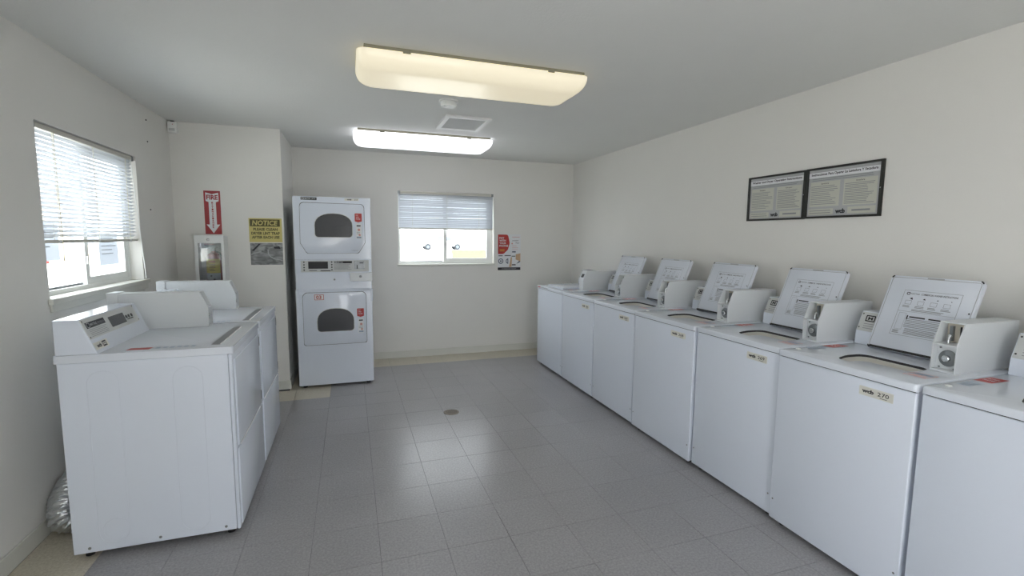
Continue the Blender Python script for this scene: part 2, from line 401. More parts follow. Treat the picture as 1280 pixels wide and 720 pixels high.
def blind(M, w_, h_, drop, tilt, label, ladders, wand, pull):
    root = tag(empty('window_blind', M), label, 'blind', 'venetian blinds')
    z = -.03
    b = MB(); b.box(.006, w_-.006, h_-.03, h_-.004, z-.018, z+.016, b=.002); hr = b.build('headrail', M_rail, root)
    for x in (.004, w_-.03): 
        b = MB(); b.box(x, x+.026, h_-.034, h_-.001, z-.02, z+.018); b.build('bracket', M_steel, hr)
    n = 0; y = h_-.042; pitch_ = .0212 if abs(tilt) > 40 else .0236; b = MB()
    seg = 4; hw = .0128; t = R(tilt)
    pts = []
    for k in range(seg+1):
        s = -hw+2*hw*k/seg; cz = .0022*(1-(s/hw)**2)
        # tilted: room edge (+z) down
        pts.append((-math.sin(t)*s+math.cos(t)*cz, math.cos(t)*s+math.sin(t)*cz))
    for side in (0, .0006):
        for k in range(seg):
            a, c = pts[k], pts[k+1]
            b.face([(.008, a[0]+side, a[1]), (w_-.008, a[0]+side, a[1]), (w_-.008, c[0]+side, c[1]), (.008, c[0]+side, c[1])])
    slat = b.build('slat', M_slat if tilt < 0 else M_slat2, root, smooth=True, recalc=False)
    slat.location = (0, y, z)
    while y > h_-drop+.017:
        if n:
            o = slat.copy(); col.objects.link(o); o.location = (0, y+random.uniform(-.0006, .0006), z); o.rotation_euler = (0, 0, random.uniform(-.0012, .0012))
        y -= pitch_; n += 1
    b = MB(); b.box(.008, w_-.008, h_-drop, h_-drop+.016, z-.013, z+.013, b=.003); br = b.build('bottom_rail', M_rail, root)
    for x in ladders:
        for dz in (-.0135, .0135):
            b = MB(); b.tube([(x, h_-.03, z+dz), (x, h_-drop+.01, z+dz)], .0011, 5); b.build('ladder_cord', M_cord, root)
        b = MB(); b.box(x-.012, x+.012, h_-drop-.004, h_-drop+.0145, z-.0145, z+.0145, b=.002); b.build('cord_clip', M_vinyl, br)
    if wand:
        b = MB(); b.tube([(wand[0], h_-.03, z+.02), (wand[1], wand[2], z+.05)], .0035, 6); b.build('tilt_wand', M_vinyl, root)
    if pull:
        b = MB(); b.tube([(pull[0], h_-.03, z+.02), (pull[0]+.002, pull[1]+.03, z+.021), (pull[0], pull[1], z+.021)], [.0018, .0018, .004], 6); b.build('pull_cord', M_cord, root)
    return root
blind(ML, WL, HL, .60, -32, 'wide white venetian blind half lowered over the left wall window', (.18, .6, 1.04), (WL-.06, WL-.015, .02), (.178, .19))
blind(MBk, WB_, HB_, .445, 58, 'grey slatted venetian blind half lowered over the far wall window', (.17, .585, .985), None, None)
# notices taped to the left window glass
def taped(x0, x1, y0, y1, label):
    root = tag(empty('taped_notice', ML @ Matrix.Translation((x0, y0, -.117 if x0 < .5 else -.0895))), label, 'paper', 'notices taped on window glass')
    W_, H_ = x1-x0, y1-y0
    b = MB(); b.box(0, W_, 0, H_, 0, .0006); b.build('sheet', M_thin, root)
    b = MB(); lines(b, .12*W_, .9*W_, .9*H_, .3*H_, 5, .006, .3, .0012); o = b.build('printed_lines', M_inklight, root); o['kind'] = 'stuff'
    b = MB(); b.box(W_*.42, W_*.58, H_-.012, H_+.012, .0006, .0011); b.build('tape', M_vinyl, root)
taped(.755, 1.02, .13, .34, 'white notice taped on the sliding pane of the left window')
taped(.06, .375, .185, .40, 'white notice on the fixed pane of the left window, half behind the blind')

# ------------------------------------------------------------------ top-loading washers along the right wall
WW = .644
ZD = .917
def coin_box(parent, x0, x1, y0, y1, zb, zt, zm, sx, closed=False):
    """meter case; sx=+1 when its front looks towards -x (washers), -1 when it looks towards +x (dryers)"""
    # profile in (x,z): front vertical to zm, then leaning back to zt
    fx = x0; lean = .04
    X = lambda d: fx+sx*d
    L_ = abs(x1-x0)
    prof = [(X(0), zb), (X(0), zm), (X(lean), zt), (X(L_), zt), (X(L_), zb)]
    t = .004
    case = MB()
    P = frame((0, 0, 0), (1,0,0), (0,0,1))       # (x,z) polygon, normal -y
    case.M = P
    if closed:
        case.prism(prof, -y1, -y0, b=.003)
        cb = case.build('coin_box', M_meter, parent)
        b = MB(); b.M = Matrix()
        w_ = (y1-y0)
        a = (X(.008), zm+.018); c = (X(.034), zt-.018)
        n = Vector((-sx*(zt-zm), 0, lean)).normalized()*.0015
        b.face([(a[0]+n.x, y0+.2*w_, a[1]+n.z), (a[0]+n.x, y1-.2*w_, a[1]+n.z), (c[0]+n.x, y1-.2*w_, c[1]+n.z), (c[0]+n.x, y0+.2*w_, c[1]+n.z)])
        b.build('coin_slot', M_black, cb); return cb
    case.prism(prof, -(y0+t), -y0); case.prism(prof, -y1, -(y1-t))
    case.prism([(X(lean), zt), (X(lean), zt-t), (X(L_), zt-t), (X(L_), zt)], -(y1-t), -(y0+t))
    case.prism([(X(L_-t), zt-t), (X(L_), zt-t), (X(L_), zb), (X(L_-t), zb)], -(y1-t), -(y0+t))
    case.prism([(X(0), zb), (X(.06), zb), (X(.06), zb+.008), (X(0), zb+.008)], -(y1-t), -(y0+t))
    case.prism([(X(.002), zm-.004), (X(.085), zm-.004), (X(.085), zm+.003), (X(.002), zm+.003)], -(y1-t), -(y0+t))
    cb = case.build('coin_box', M_meter, parent)
    w_ = y1-y0; yc = (y0+y1)/2
    b = MB(); b.box(min(X(.085), X(.088)), max(X(.085), X(.088)), y0+t, y1-t, zm, zt-t); b.build('coin_card', M_beige, cb)
    b = MB(); b.box(min(X(.028), X(.031)), max(X(.028), X(.031)), y0+t, y1-t, zb+.008, zm-.004); b.build('lock_plate', M_meter, cb)
    b = MB(); b.lathe([(.034, X(.030)), (.034, X(.022)), (.028, X(.020))], 24, (0, yc-.004, (zb+zm)/2), 'x'); b.build('lock_disc', M_steel, cb, smooth=True)
    b = MB(); b.lathe([(.014, X(.022)), (.014, X(.006)), (.011, X(.003))], 16, (0, yc-.004, (zb+zm)/2), 'x'); b.build('lock_cylinder', M_chrome, cb, smooth=True)
    b = MB()
    for dy, dz in ((-.3, -.36), (.3, .36), (.3, -.36)):
        b.lathe([(.004, X(.030)), (.004, X(.025)), (.002, X(.024))], 8, (0, yc+dy*w_, (zb+zm)/2+dz*(zm-zb)), 'x')
    b.build('rivet', M_steel, cb)
    b = MB(); b.tube([(X(.045), yc+.012, zm+.003), (X(.045), yc+.012, zm+.028), (X(.052), yc+.012, zm+.034)], [.0065, .005, .009], 10); b.build('coin_slide_knob', M_chrome, cb, smooth=True)
    b = MB(); b.box(min(X(.08), X(.0845)), max(X(.08), X(.0845)), yc-.012, yc-.007, zm+.02, zt-.02); b.build('coin_slot', M_ink, cb)
    b = MB(); b.box(min(X(.07), X(.0845)), max(X(.07), X(.0845)), yc+.014, yc+.026, zm+.01, zt-.02); b.build('coin_guide', M_steel, cb)
    return cb

def make_washer():
    root = empty('washing_machine')
    b = MB(); b.box(.014, .60, .006, WW-.006, .03, .889, b=.004); b.build('cabinet', M_white, root)
    b = MB(); b.box(0, .016, .003, WW-.003, .03, .8825, b=.003, seg=3); fp = b.build('front_panel', M_white, root, smooth=True)
    b = MB(); b.box(.003, .0138, .012, WW-.012, .8805, .8895); b.build('seam_shade_strip', M_rubber, root)  # dark strip added to stand in for the shade in the gap under the top
    for y in (.02, WW-.02):
        b = MB(); b.lathe([(.0045, .002), (.0045, -.0012), (.003, -.002)], 10, (0, y, .135), 'x'); b.build('screw', M_steel, fp)
    # top with the lid opening
    D = []
    hole = rpoly([(.095, .16), (.20, .135), (.31, .14), (.31, .44), (.20, .445), (.095, .41), (.083, .29)], [.05, .15, .045, .045, .15, .06, .25], 5)
    b = MB(); b.holed(rrect(-.008, .62, .001, WW-.001, .012), [hole], .888, ZD, b=.009); top = b.build('top_panel', M_deck, root, smooth=True, angle=50)
    c = Vector((.2, .29))
    # black seal just under the lip, then the cream tub cover, then the basket
    b = MB()
    def ring(pts, k, z): return [((p[0]-c.x)*k+c.x, (p[1]-c.y)*k+c.y, z) for p in pts]
    def band(mb, A, B_):
        for i in range(len(A)): j = (i+1) % len(A); mb.face([A[i], A[j], B_[j], B_[i]])
    band(b, ring(hole, .999, ZD-.001), ring(hole, .987, .905)); b.build('lid_seal', M_rubber, root)
    circle = []
    for p in hole:
        a = math.atan2(p[1]-c.y, p[0]-c.x); circle.append((c.x+.085*math.cos(a), c.y+.118*math.sin(a), .872))
    b = MB(); band(b, ring(hole, .987, .905), circle); b.build('tub_cover', M_tub, root, smooth=True)
    b = MB(); band(b, circle, [(p[0], p[1], .862) for p in circle]); b.build('tub_ring', M_rubber, root, smooth=True)
    b = MB(); inner = [((p[0]-c.x)*1.7+c.x, (p[1]-c.y)*1.6+c.y, .858) for p in circle]
    band(b, inner, [(p[0], p[1], .5) for p in inner]); b.face([(p[0], p[1], .5) for p in inner]); b.build('basket', M_basket, root, smooth=True)
    b = MB(); b.lathe([(.12, .501), (.06, .60), (.035, .66), (.03, .84), (.012, .855)], 16, (c.x, c.y, 0)); b.build('agitator', M_tub, root, smooth=True)
    # console at the back
    prof = [(.515, ZD+.0005), (.520, .985), (.563, 1.088), (.66, 1.088), (.66, ZD+.0005)]
    b = MB(); b.M = frame((0,0,0), (1,0,0), (0,0,1)); b.prism(prof, -(WW-.003), -.145, b=.004)
    cons = b.build('console', M_white, root)
    d = Vector((.043, 0, .103)).normalized(); Mc = frame((.5205, WW, .986), (0,-1,0), d)
    b = MB(); b.M = Mc; b.box(.008, .48, .002, .106, .0, .0022); b.build('control_panel', M_panel, cons)
    b = MB(); b.M = Mc
    b.outline(rrect(.035, .085, .055, .09, .004), .006, .003); text(b, 'M', .06, .0725, .025, .018, .003)
    b.build('panel_logo', M_ink, cons)
    for x, y in ((.016, .095), (.016, .02), (.46, .095), (.46, .02)):
        b = MB(); b.M = Mc; b.poly(circ(x, y, .004, 8), .003); b.build('panel_screw', M_ink, cons)
    b = MB(); b.M = Mc; b.rect(.1, .2, .06, .085, .003); b.build('badge_strip', M_ink, cons)
    b = MB(); b.M = Mc; b.rect(.36, .43, .05, .09, .003); b.build('display', M_display, cons)
    b = MB(); b.M = Mc; lines(b, .035, .2, .048, .012, 3, .003, .3, .003); b.build('panel_lines', M_inkgrey, cons)
    # deck prints
    b = MB(); b.M = Matrix.Translation((0, 0, ZD+.0006))
    b.poly([(.275, WW-.012), (.285, WW-.066), (.40, WW-.066), (.385, WW-.012)][::-1], 0); st = b.build('red_sticker', M_red, top)
    b = MB(); b.M = frame((.335, WW-.039, ZD+.0012), (0,-1,0), (1,0,0)); text(b, 'PAY WITH', 0, .018, .036, .016, 0); text(b, 'PHONE', 0, -.012, .036, .018, 0); b.build('sticker_lettering', M_paper, top)
    b = MB(); b.M = Matrix.Translation((0, 0, ZD+.0004))
    for k in range(4): b.rect(.155+k*.027, .170+k*.027, WW-.065+.004*(k % 2), WW-.02, 0)
    b.build('sticker_print', M_blue, top)
    b = MB(); b.M = Matrix.Translation((0, 0, ZD+.0006))
    b.outline(rrect(.11, .20, .045, .13), .004, 0); b.rect(.125, .14, .055, .12, 0); b.rect(.15, .158, .06, .115, 0); b.build('corner_sticker', M_pink, top)
    b = MB(); b.M = Matrix.Translation((0, 0, ZD+.0006)); b.rect(.165, .19, .055, .12, 0); b.build('sticker_print', M_blue, top)
    b = MB(); b.lathe([(.012, ZD-.001), (.012, ZD+.003), (.008, ZD+.004)], 14, (.085, WW-.035, 0)); b.build('pad_button', M_vinyl, top, smooth=True)
    # number plate on the front
    Mf = frame((0, 0, 0), (0,-1,0), (0,0,1))
    b = MB(); b.M = Mf; b.prism(rrect(-.222, -.082, .815, .853, .003), -.0005, .0015); b.build('number_plate', M_cream, fp)
    # feet
    for x in (.05, .55):
        for y in (.05, WW-.05):
            b = MB(); b.lathe([(.017, 0), (.017, .01), (.009, .013), (.009, .034)], 12, (x, y, 0)); b.build('foot', M_rubber, root)
    return root
LIDH = Vector((.471, 0, .924)); LIDD = Vector((.146, 0, .361)).normalized()
def make_lid(parent, closed=False):
    y0, y1 = .142, .54; L_ = .39
    if closed: M = frame((.462, y1, ZD+.002), (0,-1,0), (-1,0,0)); M = frame((.462, y0, ZD+.012), (0,1,0), (-1,0,0))
    else: M = frame((LIDH.x, y1, LIDH.z), (0,-1,0), LIDD)
    W_ = y1-y0; t = .02
    b = MB(); b.M = M; b.prism(rrect(0, W_, 0, L_, .014), -t if not closed else -.011, 0 if not closed else .008, b=.004)
    lid = b.build('lid', M_deck, parent, smooth=True)
    if closed: return lid
    # pressed lip round the underside and rubber bumpers at the corners
    b = MB(); b.M = M; b.outline(rrect(.008, W_-.008, .008, L_-.008, .012), .0025, .0006); b.build('pressed_edge', M_inklight, lid)
    for sx, sy in ((0, 0), (0, 1), (1, 1)):
        b = MB(); x = .016 if sx == 0 else W_-.016; y = .012 if sy == 0 else L_-.014
        arc = [(x+(-1 if sx == 0 else 1)*.012*math.cos(a), y+(-1 if sy == 0 else 1)*.012*math.sin(a)) for a in [R(10+70*k/6) for k in range(7)]]
        b.M = M; b.tube([(p[0], p[1], .001) for p in arc], .0032, 6); b.build('corner_bumper', M_black, lid)
    b = MB(); b.M = M; b.box(.012, W_-.012, .001, .012, -.004, .004, b=.001); b.build('hinge_strip', M_rubber, lid)
    b = MB(); b.M = M; b.box(W_*.42, W_*.6, L_-.008, L_-.003, 0, .0015); b.build('finger_lip', M_inklight, lid)
    b = MB(); b.M = M; b.lathe([(.0035, 0), (.0035, .002), (.001, .0025)], 8, (W_-.018, L_*.6, 0)); b.build('screw', M_ink, lid)
    # instruction print
    lx0, lx1, ly0, ly1 = .085, .335, .085, .318
    b = MB(); b.M = M; b.outline([(lx0, ly0), (lx1, ly0), (lx1, ly1), (lx0, ly1)], .0013); b.outline([(lx0+.012, ly0+.03), (lx0+.045, ly0+.03), (lx0+.045, ly0+.115), (lx0+.012, ly0+.115)], .001)
    b.rect(lx0, lx1, .208, .2092); b.build('instruction_border', M_inkgrey, lid)
    b = MB(); b.M = M
    b.outline(rrect(lx0+.014, lx0+.030, ly1-.024, ly1-.010, .005), .0032)
    text(b, 'MAYTAG', lx0+.034, ly1-.017, .038, .007, align='L', bold=0); text(b, 'COMMERCIAL WASHER INSTRUCTIONS', lx0+.08, ly1-.017, .155, .0085, align='L', bold=.008)
    for k in range(4):   # the four little pictures: machine outline and arrow
        x = lx0+.02+k*.056; y = ly1-.072
        b.outline([(x, y), (x+.028, y), (x+.028, y+.02), (x, y+.02)], .0009)
        b.poly([(x+.014+.004*k, y+.03), (x+.03, y+.024+.003*k), (x+.026, y+.036)], .0009)
    b.build('instruction_print', M_ink, lid)
    for k in range(2):
        b = MB(); b.M = M; b.rect(lx0+.062+k*.085, lx0+.062+k*.085+.07, .180, .1865); b.build('heading_bar', M_ink, lid)
    b = MB(); b.M = M; b.rect(lx0+.05, lx0+.056, .168, .19); b.build('warning_mark', M_ink, lid)
    b = MB(); b.M = M
    for k in range(4):
        x = lx0+.014+k*.056; lines(b, x, x+.042, ly1-.077, ly1-.09, 2, .003, .3)
    lines(b, lx0+.06, lx1-.05, ly1-.094, ly1-.106, 2, .0028, .1)
    lines(b, lx0+.05, lx1-.012, .176, .128, 6, .0028, .2); lines(b, lx0+.06, lx1-.02, .126, ly0+.008, 5, .0028, .25); lines(b, lx0+.008, lx0+.04, ly0+.026, ly0+.008, 3, .003, .2)
    b.build('instruction_lines', M_inkgrey, lid)
    return lid
wproto = make_washer()
# copies share meshes: plain machine + open lid + open coin box
NEAR = [4.424, 3.757, 3.104, 2.425, 1.805, 1.178, .52]
FAR = [5.105, 4.418, 3.751, 3.09, 2.418, 1.798, 1.17]
XF = [2.047, 2.045, 2.045, 2.035, 2.05, 2.033, 2.047]
NUM = [None, '266', '267', '268', '269', '270', '271']
WL_ = ['white washer with its lid shut, last in the row by the far wall',
       'white washer with open lid, second from the far wall, next to the shut washer',
       'white washer with open lid, third from the far wall',
       'white washer with open lid, fourth from the far wall, in the middle of the row',
       'white washer with open lid directly below the left framed instruction board',
       'white washer with open lid and plate reading 270, its lid shows largest',
       'nearest white washer, cut off at the right edge of the photo']
lid_src = None; cb_src = None
for i in range(7):
    root = wproto if i == 0 else None
    if i:
        root = copy_tree(wproto_bare)
    else:
        # keep a bare tree to copy from: everything made so far
        wproto_bare = wproto
    root.location = (XF[i], NEAR[i], 0); root.scale = (1, (FAR[i]-NEAR[i])/WW, 1)
    tag(root, WL_[i], 'washer', 'top-loading washers along the right wall')
    if i == 0: first = root
    else:
        if lid_src is None:
            lid_src = make_lid(root); cb_src = coin_box(root, .297, .697, .048, .14, ZD+.0005, 1.125, 1.032, 1)
        else:
            copy_tree(lid_src, root); copy_tree(cb_src, root)
        fp = [c for c in root.children if c.name.startswith('front_panel')][0]
        b = MB(); b.M = frame((-.0018, 0, 0), (0,-1,0), (0,0,1)); text(b, 'wcb', -.185, .836, .05, .017, 0, bold=.05); text(b, NUM[i], -.122, .836, .046, .017, 0, bold=.01)
        b.rect(-.135, -.105, .8205, .8225, 0); b.build('plate_lettering', M_ink, fp)
make_lid(first, True)
coin_box(first, .26, .66, .05, .14, ZD+.0005, 1.115, 1.03, 1, closed=True)
fp = [c for c in first.children if c.name.startswith('front_panel')][0]
for ch in list(fp.children):
    if ch.name.startswith('number_plate'): bpy.data.objects.remove(ch)
tp = [c for c in first.children if c.name.startswith('top_panel')][0]
b = MB(); b.M = frame((-.0095, 0, 0), (0,-1,0), (0,0,1)); b.rect(-WW+.03, -WW+.10, .898, .909, 0); b.build('brand_badge', M_red, tp)
b = MB(); b.M = frame((-.0095, 0, 0), (0,-1,0), (0,0,1)); b.rect(-WW+.11, -WW+.30, .899, .907, 0); b.build('badge_print', M_inklight, tp)

# ------------------------------------------------------------------ front-loading dryers by the left wall
DW = .686; DZ = .938
def make_dryer():
    root = empty('clothes_dryer')
    b = MB(); b.box(-.662, -.017, .002, DW-.002, .03, .903, b=.003); cab = b.build('cabinet', M_white, root)
    Ms = frame((-.662, .002, 0), (1,0,0), (0,0,1))     # near side, u from the back to the front
    def emb(x0, x1, z0, z1):
        pts = rrect(x0, x1, z0, z1, (x1-x0)*.49, 8)
        b = MB(); b.M = Ms; loop = [(p[0], p[1], .0002) for p in pts]; b.tube(loop+[loop[0]], .0011, 6, caps=False); b.build('side_pressing', M_white, cab, smooth=True)
    emb(.100, .215, .06, .862); emb(.42, .538, .06, .858)
    b = MB(); b.M = Ms; loop = [(p[0], p[1], .0002) for p in circ(.168, .125, .052, 28)]; b.tube(loop+[loop[0]], .0011, 6, caps=False); b.build('vent_knockout', M_white, cab, smooth=True)
    for x in (.06, .33, .6):
        b = MB(); b.M = Ms; b.lathe([(.0065, 0), (.0065, .0015), (.003, .0025)], 10, (x, .052, 0)); b.build('screw', M_steel, cab)
    b = MB(); b.box(-.016, 0, .001, DW-.001, .028, .902, b=.006, seg=3); b.build('front_panel', M_white, root, smooth=True)
    b = MB(); b.box(-.001, .008, .03, DW-.03, .442, .872, b=.004, seg=3); dr = b.build('door', M_white, root, smooth=True)
    b = MB(); b.box(.002, .0095, .06, DW-.09, .436, .4415, b=.001); b.build('door_pull', M_vinyl, dr)
    for z in (.80, .47):
        b = MB(); b.box(.002, .0095, DW-.044, DW-.034, z, z+.055, b=.001); b.build('hinge', M_ink, dr)
    b = MB(); b.box(-.001, .008, .02, DW-.02, .045, .433, b=.004, seg=3); b.build('access_panel', M_white, root, smooth=True)
    b = MB(); b.prism(rrect(-.674, .006, 0, DW, .012), .904, DZ, b=.009, seg=3, top_only=True); top = b.build('top_panel', M_deck, root, smooth=True)
    b = MB(); b.box(-.098, -.062, .07, .54, DZ-.001, DZ+.0012); ls = b.build('lint_screen_cover', M_inkgrey, top)
    b = MB(); b.box(-.062, -.057, .07, .54, DZ-.001, DZ+.003, b=.001); b.build('cover_lip', M_vinyl, top)
    # deck stickers
    b = MB(); b.M = Matrix.Translation((0, 0, DZ+.0006)); b.poly([(-.43, .045), (-.34, .04), (-.335, .085), (-.425, .09)], 0); b.build('red_sticker', M_red, top)
    b = MB(); b.M = Matrix.Translation((0, 0, DZ+.0006))
    for k in range(6): b.rect(-.32+k*.028, -.302+k*.028, .05+.006*(k % 2), .085, 0)
    b.build('sticker_print', M_blue, top)
    # console
    prof = [(-.663, DZ+.0004), (-.663, 1.091), (-.573, 1.091), (-.513, DZ+.0004)]
    b = MB(); b.M = frame((0,0,0), (1,0,0), (0,0,1)); b.prism(prof, -.575, -.001, b=.004); cons = b.build('console', M_white, root)
    Mc = frame((-.513, .001, DZ), (0,1,0), (-.06, 0, .153))
    b = MB(); b.M = Mc; b.box(.004, .522, .068, .160, -.002, .0025, b=.001); b.build('control_panel', M_panel, cons)
    b = MB(); b.M = Mc; b.rect(.024, .192, .116, .143, .0032); b.build('badge_strip', M_display, cons)
    b = MB(); b.M = Mc; b.rect(.228, .385, .085, .136, .0034); b.build('display', M_display, cons)
    b = MB(); b.M = Mc
    for y in (.403, .431, .462):
        b = MB(); b.M = Mc; b.lathe([(.009, .002), (.009, .0045), (.007, .005)], 12, (y, .110, 0)); b.build('button', M_ink, cons)
    b = MB(); b.M = Mc; b.rect(.4, .468, .093, .098, .0034); b.build('panel_print', M_ink, cons)
    for p in ((.012, .152), (.012, .076), (.514, .152), (.514, .076)):
        b = MB(); b.M = Mc; b.poly(circ(p[0], p[1], .004, 8), .0034); b.build('panel_screw', M_ink, cons)
    b = MB(); b.M = Mc; b.outline(rrect(.030, .056, .118, .141, .008), .003, .0036); text(b, 'MAYTAG', .062, .1295, .055, .012, .0036, align='L', bold=.01); text(b, 'COMMERCIAL', .125, .1295, .06, .008, .0036, align='L', bold=0)
    b.build('badge_lettering', M_inklight, cons)
    b = MB(); b.M = Mc; lines(b, .03, .19, .112, .074, 5, .002, .2, .0034); b.build('panel_lines', M_inkgrey, cons)
    b = MB(); b.M = Mc; b.rect(.006, .126, .016, .05, .0012); pl = b.build('number_plate', M_cream, cons)
    b = MB(); b.M = Mc; text(b, 'wcb', .045, .033, .04, .018, .002, bold=.05); b.outline([(.075, .02), (.11, .02), (.11, .046), (.075, .046)], .004, .002); lines(b, .08, .105, .044, .022, 3, .003, .2, .002); b.build('plate_lettering', M_ink, cons)
    cb = coin_box(root, -.234, -.70, .602, DW-.002, DZ+.0005, 1.138, 1.048, -1)
    b = MB(); b.box(-.706, -.655, .596, DW+.004, 1.075, 1.143, b=.002); b.build('back_bracket', M_meter, cb)
    for x in (-.62, -.05):
        for y in (.045, DW-.045):
            b = MB(); b.lathe([(.017, 0), (.017, .01), (.009, .013), (.009, .034)], 12, (x, y, 0)); b.build('foot', M_rubber, root)
    return root
d1 = make_dryer(); d2 = copy_tree(d1)
d1.location = (-.541, 2.51, 0); d2.location = (-.541, 3.212, 0)
tag(d1, 'white clothes dryer nearest the camera, showing its plain side panel', 'dryer', 'dryers by the left wall')
tag(d2, 'white clothes dryer behind the nearest one, beside the fire extinguisher cabinet', 'dryer', 'dryers by the left wall')
# foil duct behind the near dryer
path = []; rad = []
pts = [Vector(p) for p in ((-1.285, 2.95, .066), (-1.287, 2.86, .066), (-1.30, 2.785, .067), (-1.335, 2.75, .09), (-1.352, 2.775, .14), (-1.358, 2.84, .185), (-1.362, 2.95, .21), (-1.362, 3.06, .21))]
NS = 110
for k in range(NS+1):
    t = k/NS*(len(pts)-1); i = min(int(t), len(pts)-2); f = t-i
    p0, p1, p2, p3 = pts[max(i-1, 0)], pts[i], pts[i+1], pts[min(i+2, len(pts)-1)]
    path.append(.5*((2*p1)+(p2-p0)*f+(2*p0-5*p1+4*p2-p3)*f*f+(3*p1-p0-3*p2+p3)*f**3)); rad.append(.059+.003*math.sin(k*1.9)+random.uniform(-.003, .003))
b = MB(); b.tube(path, rad, 22)
for v in b.bm.verts: v.co += Vector((random.uniform(-.0035, .0035), random.uniform(-.0035, .0035), random.uniform(-.0035, .0035)))
tag(b.build('dryer_duct', M_foil), 'crinkled foil dryer duct on the floor behind the near dryer', 'duct')

# ------------------------------------------------------------------ stacked dryer
sd = tag(empty('stacked_dryer', loc=(-.49, 4.852, 0)), 'tall stacked pair of white dryers beside the far window', 'dryer')
SW = .686
Mp = frame((0,0,0), (0,1,0), (0,0,1))     # (y,z) polygons, normal +x
b = MB(); b.M = Mp; b.prism([(0, .025), (0, .905), (.006, .93), (.03, .955), (.034, 1.107), (.72, 1.107), (.72, .025)], 0, SW, b=.004)
low = b.build('lower_cabinet', M_white, sd)
b = MB(); b.M = Mp; b.prism([(.018, 1.108), (.006, 1.238), (.70, 1.238), (.70, 1.108)], 0, SW, b=.003); cp = b.build('control_housing', M_white, sd)
b = MB(); b.M = Mp; b.prism([(.0, 1.24), (0, 1.822), (.72, 1.822), (.72, 1.24)], 0, SW, b=.005); up = b.build('upper_cabinet', M_white, sd)
b = MB(); b.box(-.004, .02, -.004, .1, .825, .952, b=.008); b.build('side_shoulder', M_white, low, smooth=True)
b = MB(); b.box(SW-.02, SW+.006, -.004, .1, .825, .952, b=.008); b.build('side_shoulder', M_white, low, smooth=True)
Mf = frame((0,0,0), (1,0,0), (0,0,1))
def door(parent, pts, r, win_, num=False, rx=.54, rz=1.60):
    b = MB(); b.M = Mf; b.prism(rpoly([(p[0], p[1]) for p in pts], r), -.001, .0015); 
    g = b.build('door', M_rubber, parent)
    cx = sum(p[0] for p in pts)/len(pts); cy = sum(p[1] for p in pts)/len(pts)
    k = .988
    pts2 = [((p[0]-cx)*k+cx, (p[1]-cy)*(k-.003)+cy) for p in pts]
    b = MB(); b.M = Mf; b.prism(rpoly(pts2, r), .0, .012, b=.004, top_only=True); b.build('door_skin', M_white, g, smooth=True)
    x0, x1, z0, zs, zt = win_
    arc = [(x0+.012, z0), (x1-.012, z0)]
    n = 14; cxw = (x0+x1)/2; hw = (x1-x0)/2
    for k_ in range(n+1):
        a = math.pi*k_/n; arc.append((cxw+hw*math.copysign(abs(math.cos(a))**.85, math.cos(a)), zs+(zt-zs)*abs(math.sin(a))**.9))
    arc2 = rpoly([(x0+.004, z0), (x1-.004, z0), (x1+.004, zs)], [.0, .0, 0])[:0] + [(cxw+(p[0]-cxw), p[1]) for p in rpoly([(x0+.002, z0), (x1-.002, z0), (x1, zs-.01), (x1, zs), (x0, zs), (x0, zs-.01)], [.03, .03, 0, 0, 0, 0])[:15]] + arc[2:]
    b = MB(); b.M = Mf; b.prism([((p[0]-cxw)*1.03+cxw, (p[1]-zs)*1.04+zs) for p in arc2], .011, .0135, b=.001, seg=1, top_only=True); b.build('window_rim', M_panel, g)
    b = MB(); b.M = Mf; b.prism(arc2, .012, .0155, b=.002, seg=1, top_only=True); b.build('door_window', M_glassgrey, g)
    b = MB(); b.M = Mf; b.prism(rpoly([(rx, rz), (rx+.032, rz-.010), (rx+.064, rz), (rx+.064, rz+.075), (rx, rz+.075)], .006), .0115, .0128); b.build('red_sticker', M_red, g)
    b = MB(); b.M = Mf
    text(b, 'PAY', rx+.012, rz+.058, .02, .010, .0134, align='L'); text(b, 'WITH', rx+.012, rz+.040, .026, .010, .0134, align='L'); text(b, 'PHONE', rx+.012, rz+.022, .038, .010, .0134, align='L')
    b.build('sticker_lettering', M_paper, g)
    b = MB(); b.M = Mf; b.rect(rx+.008, rx+.060, rz-.165, rz-.02, .0124); b.build('sticker_sheet', M_paper, g)
    b = MB(); b.M = Mf; b.rect(rx+.016, rx+.052, rz-.048, rz-.036, .0130); b.build('sticker_print', M_ink, g)
    b = MB(); b.M = Mf; lines(b, rx+.014, rx+.055, rz-.095, rz-.125, 2, .004, .4, .013); b.build('sticker_lines', M_inkgrey, g)
    b = MB(); b.M = Mf; b.poly(circ(rx+.036, rz-.08, .012, 12), .0131); b.poly(circ(rx+.042, rz-.13, .010, 12), .0131); b.build('sticker_mark', M_pink, g)
    b = MB(); b.M = Mf; b.rect(rx+.014, rx+.056, rz-.16, rz-.145, .0131); b.build('sticker_mark', M_blue, g)
    return g
du = door(up, [(.056, 1.768), (.628, 1.764), (.632, 1.395), (.57, 1.293), (.108, 1.293), (.052, 1.392)][::-1], [.02, .03, .03, .02, .035, .035], (.184, .516, 1.448, 1.555, 1.668))
b = MB(); b.M = Mf; text(b, 'energy saver', .535, 1.322, .06, .008, .0126, bold=0); b.build('door_lettering', M_inkgrey, du)
dl = door(low, [(.055, .416), (.63, .416), (.63, .90), (.60, .925), (.085, .925), (.055, .90)], [.02, .02, .05, .03, .03, .05], (.18, .51, .548, .645, .768), rx=.54, rz=.685)
# numeral plate 03
b = MB(); b.M = Mf; b.prism(rrect(.158, .245, .852, .908, .003), .0115, .0128); b.build('number_plate', M_paper, dl)
b = MB(); b.M = Mf; b.outline(rrect(.160, .243, .854, .906), .004, .0135); text(b, '03', .1985, .88, .046, .034, .0135, bold=.02); b.build('plate_lettering', M_red, dl)
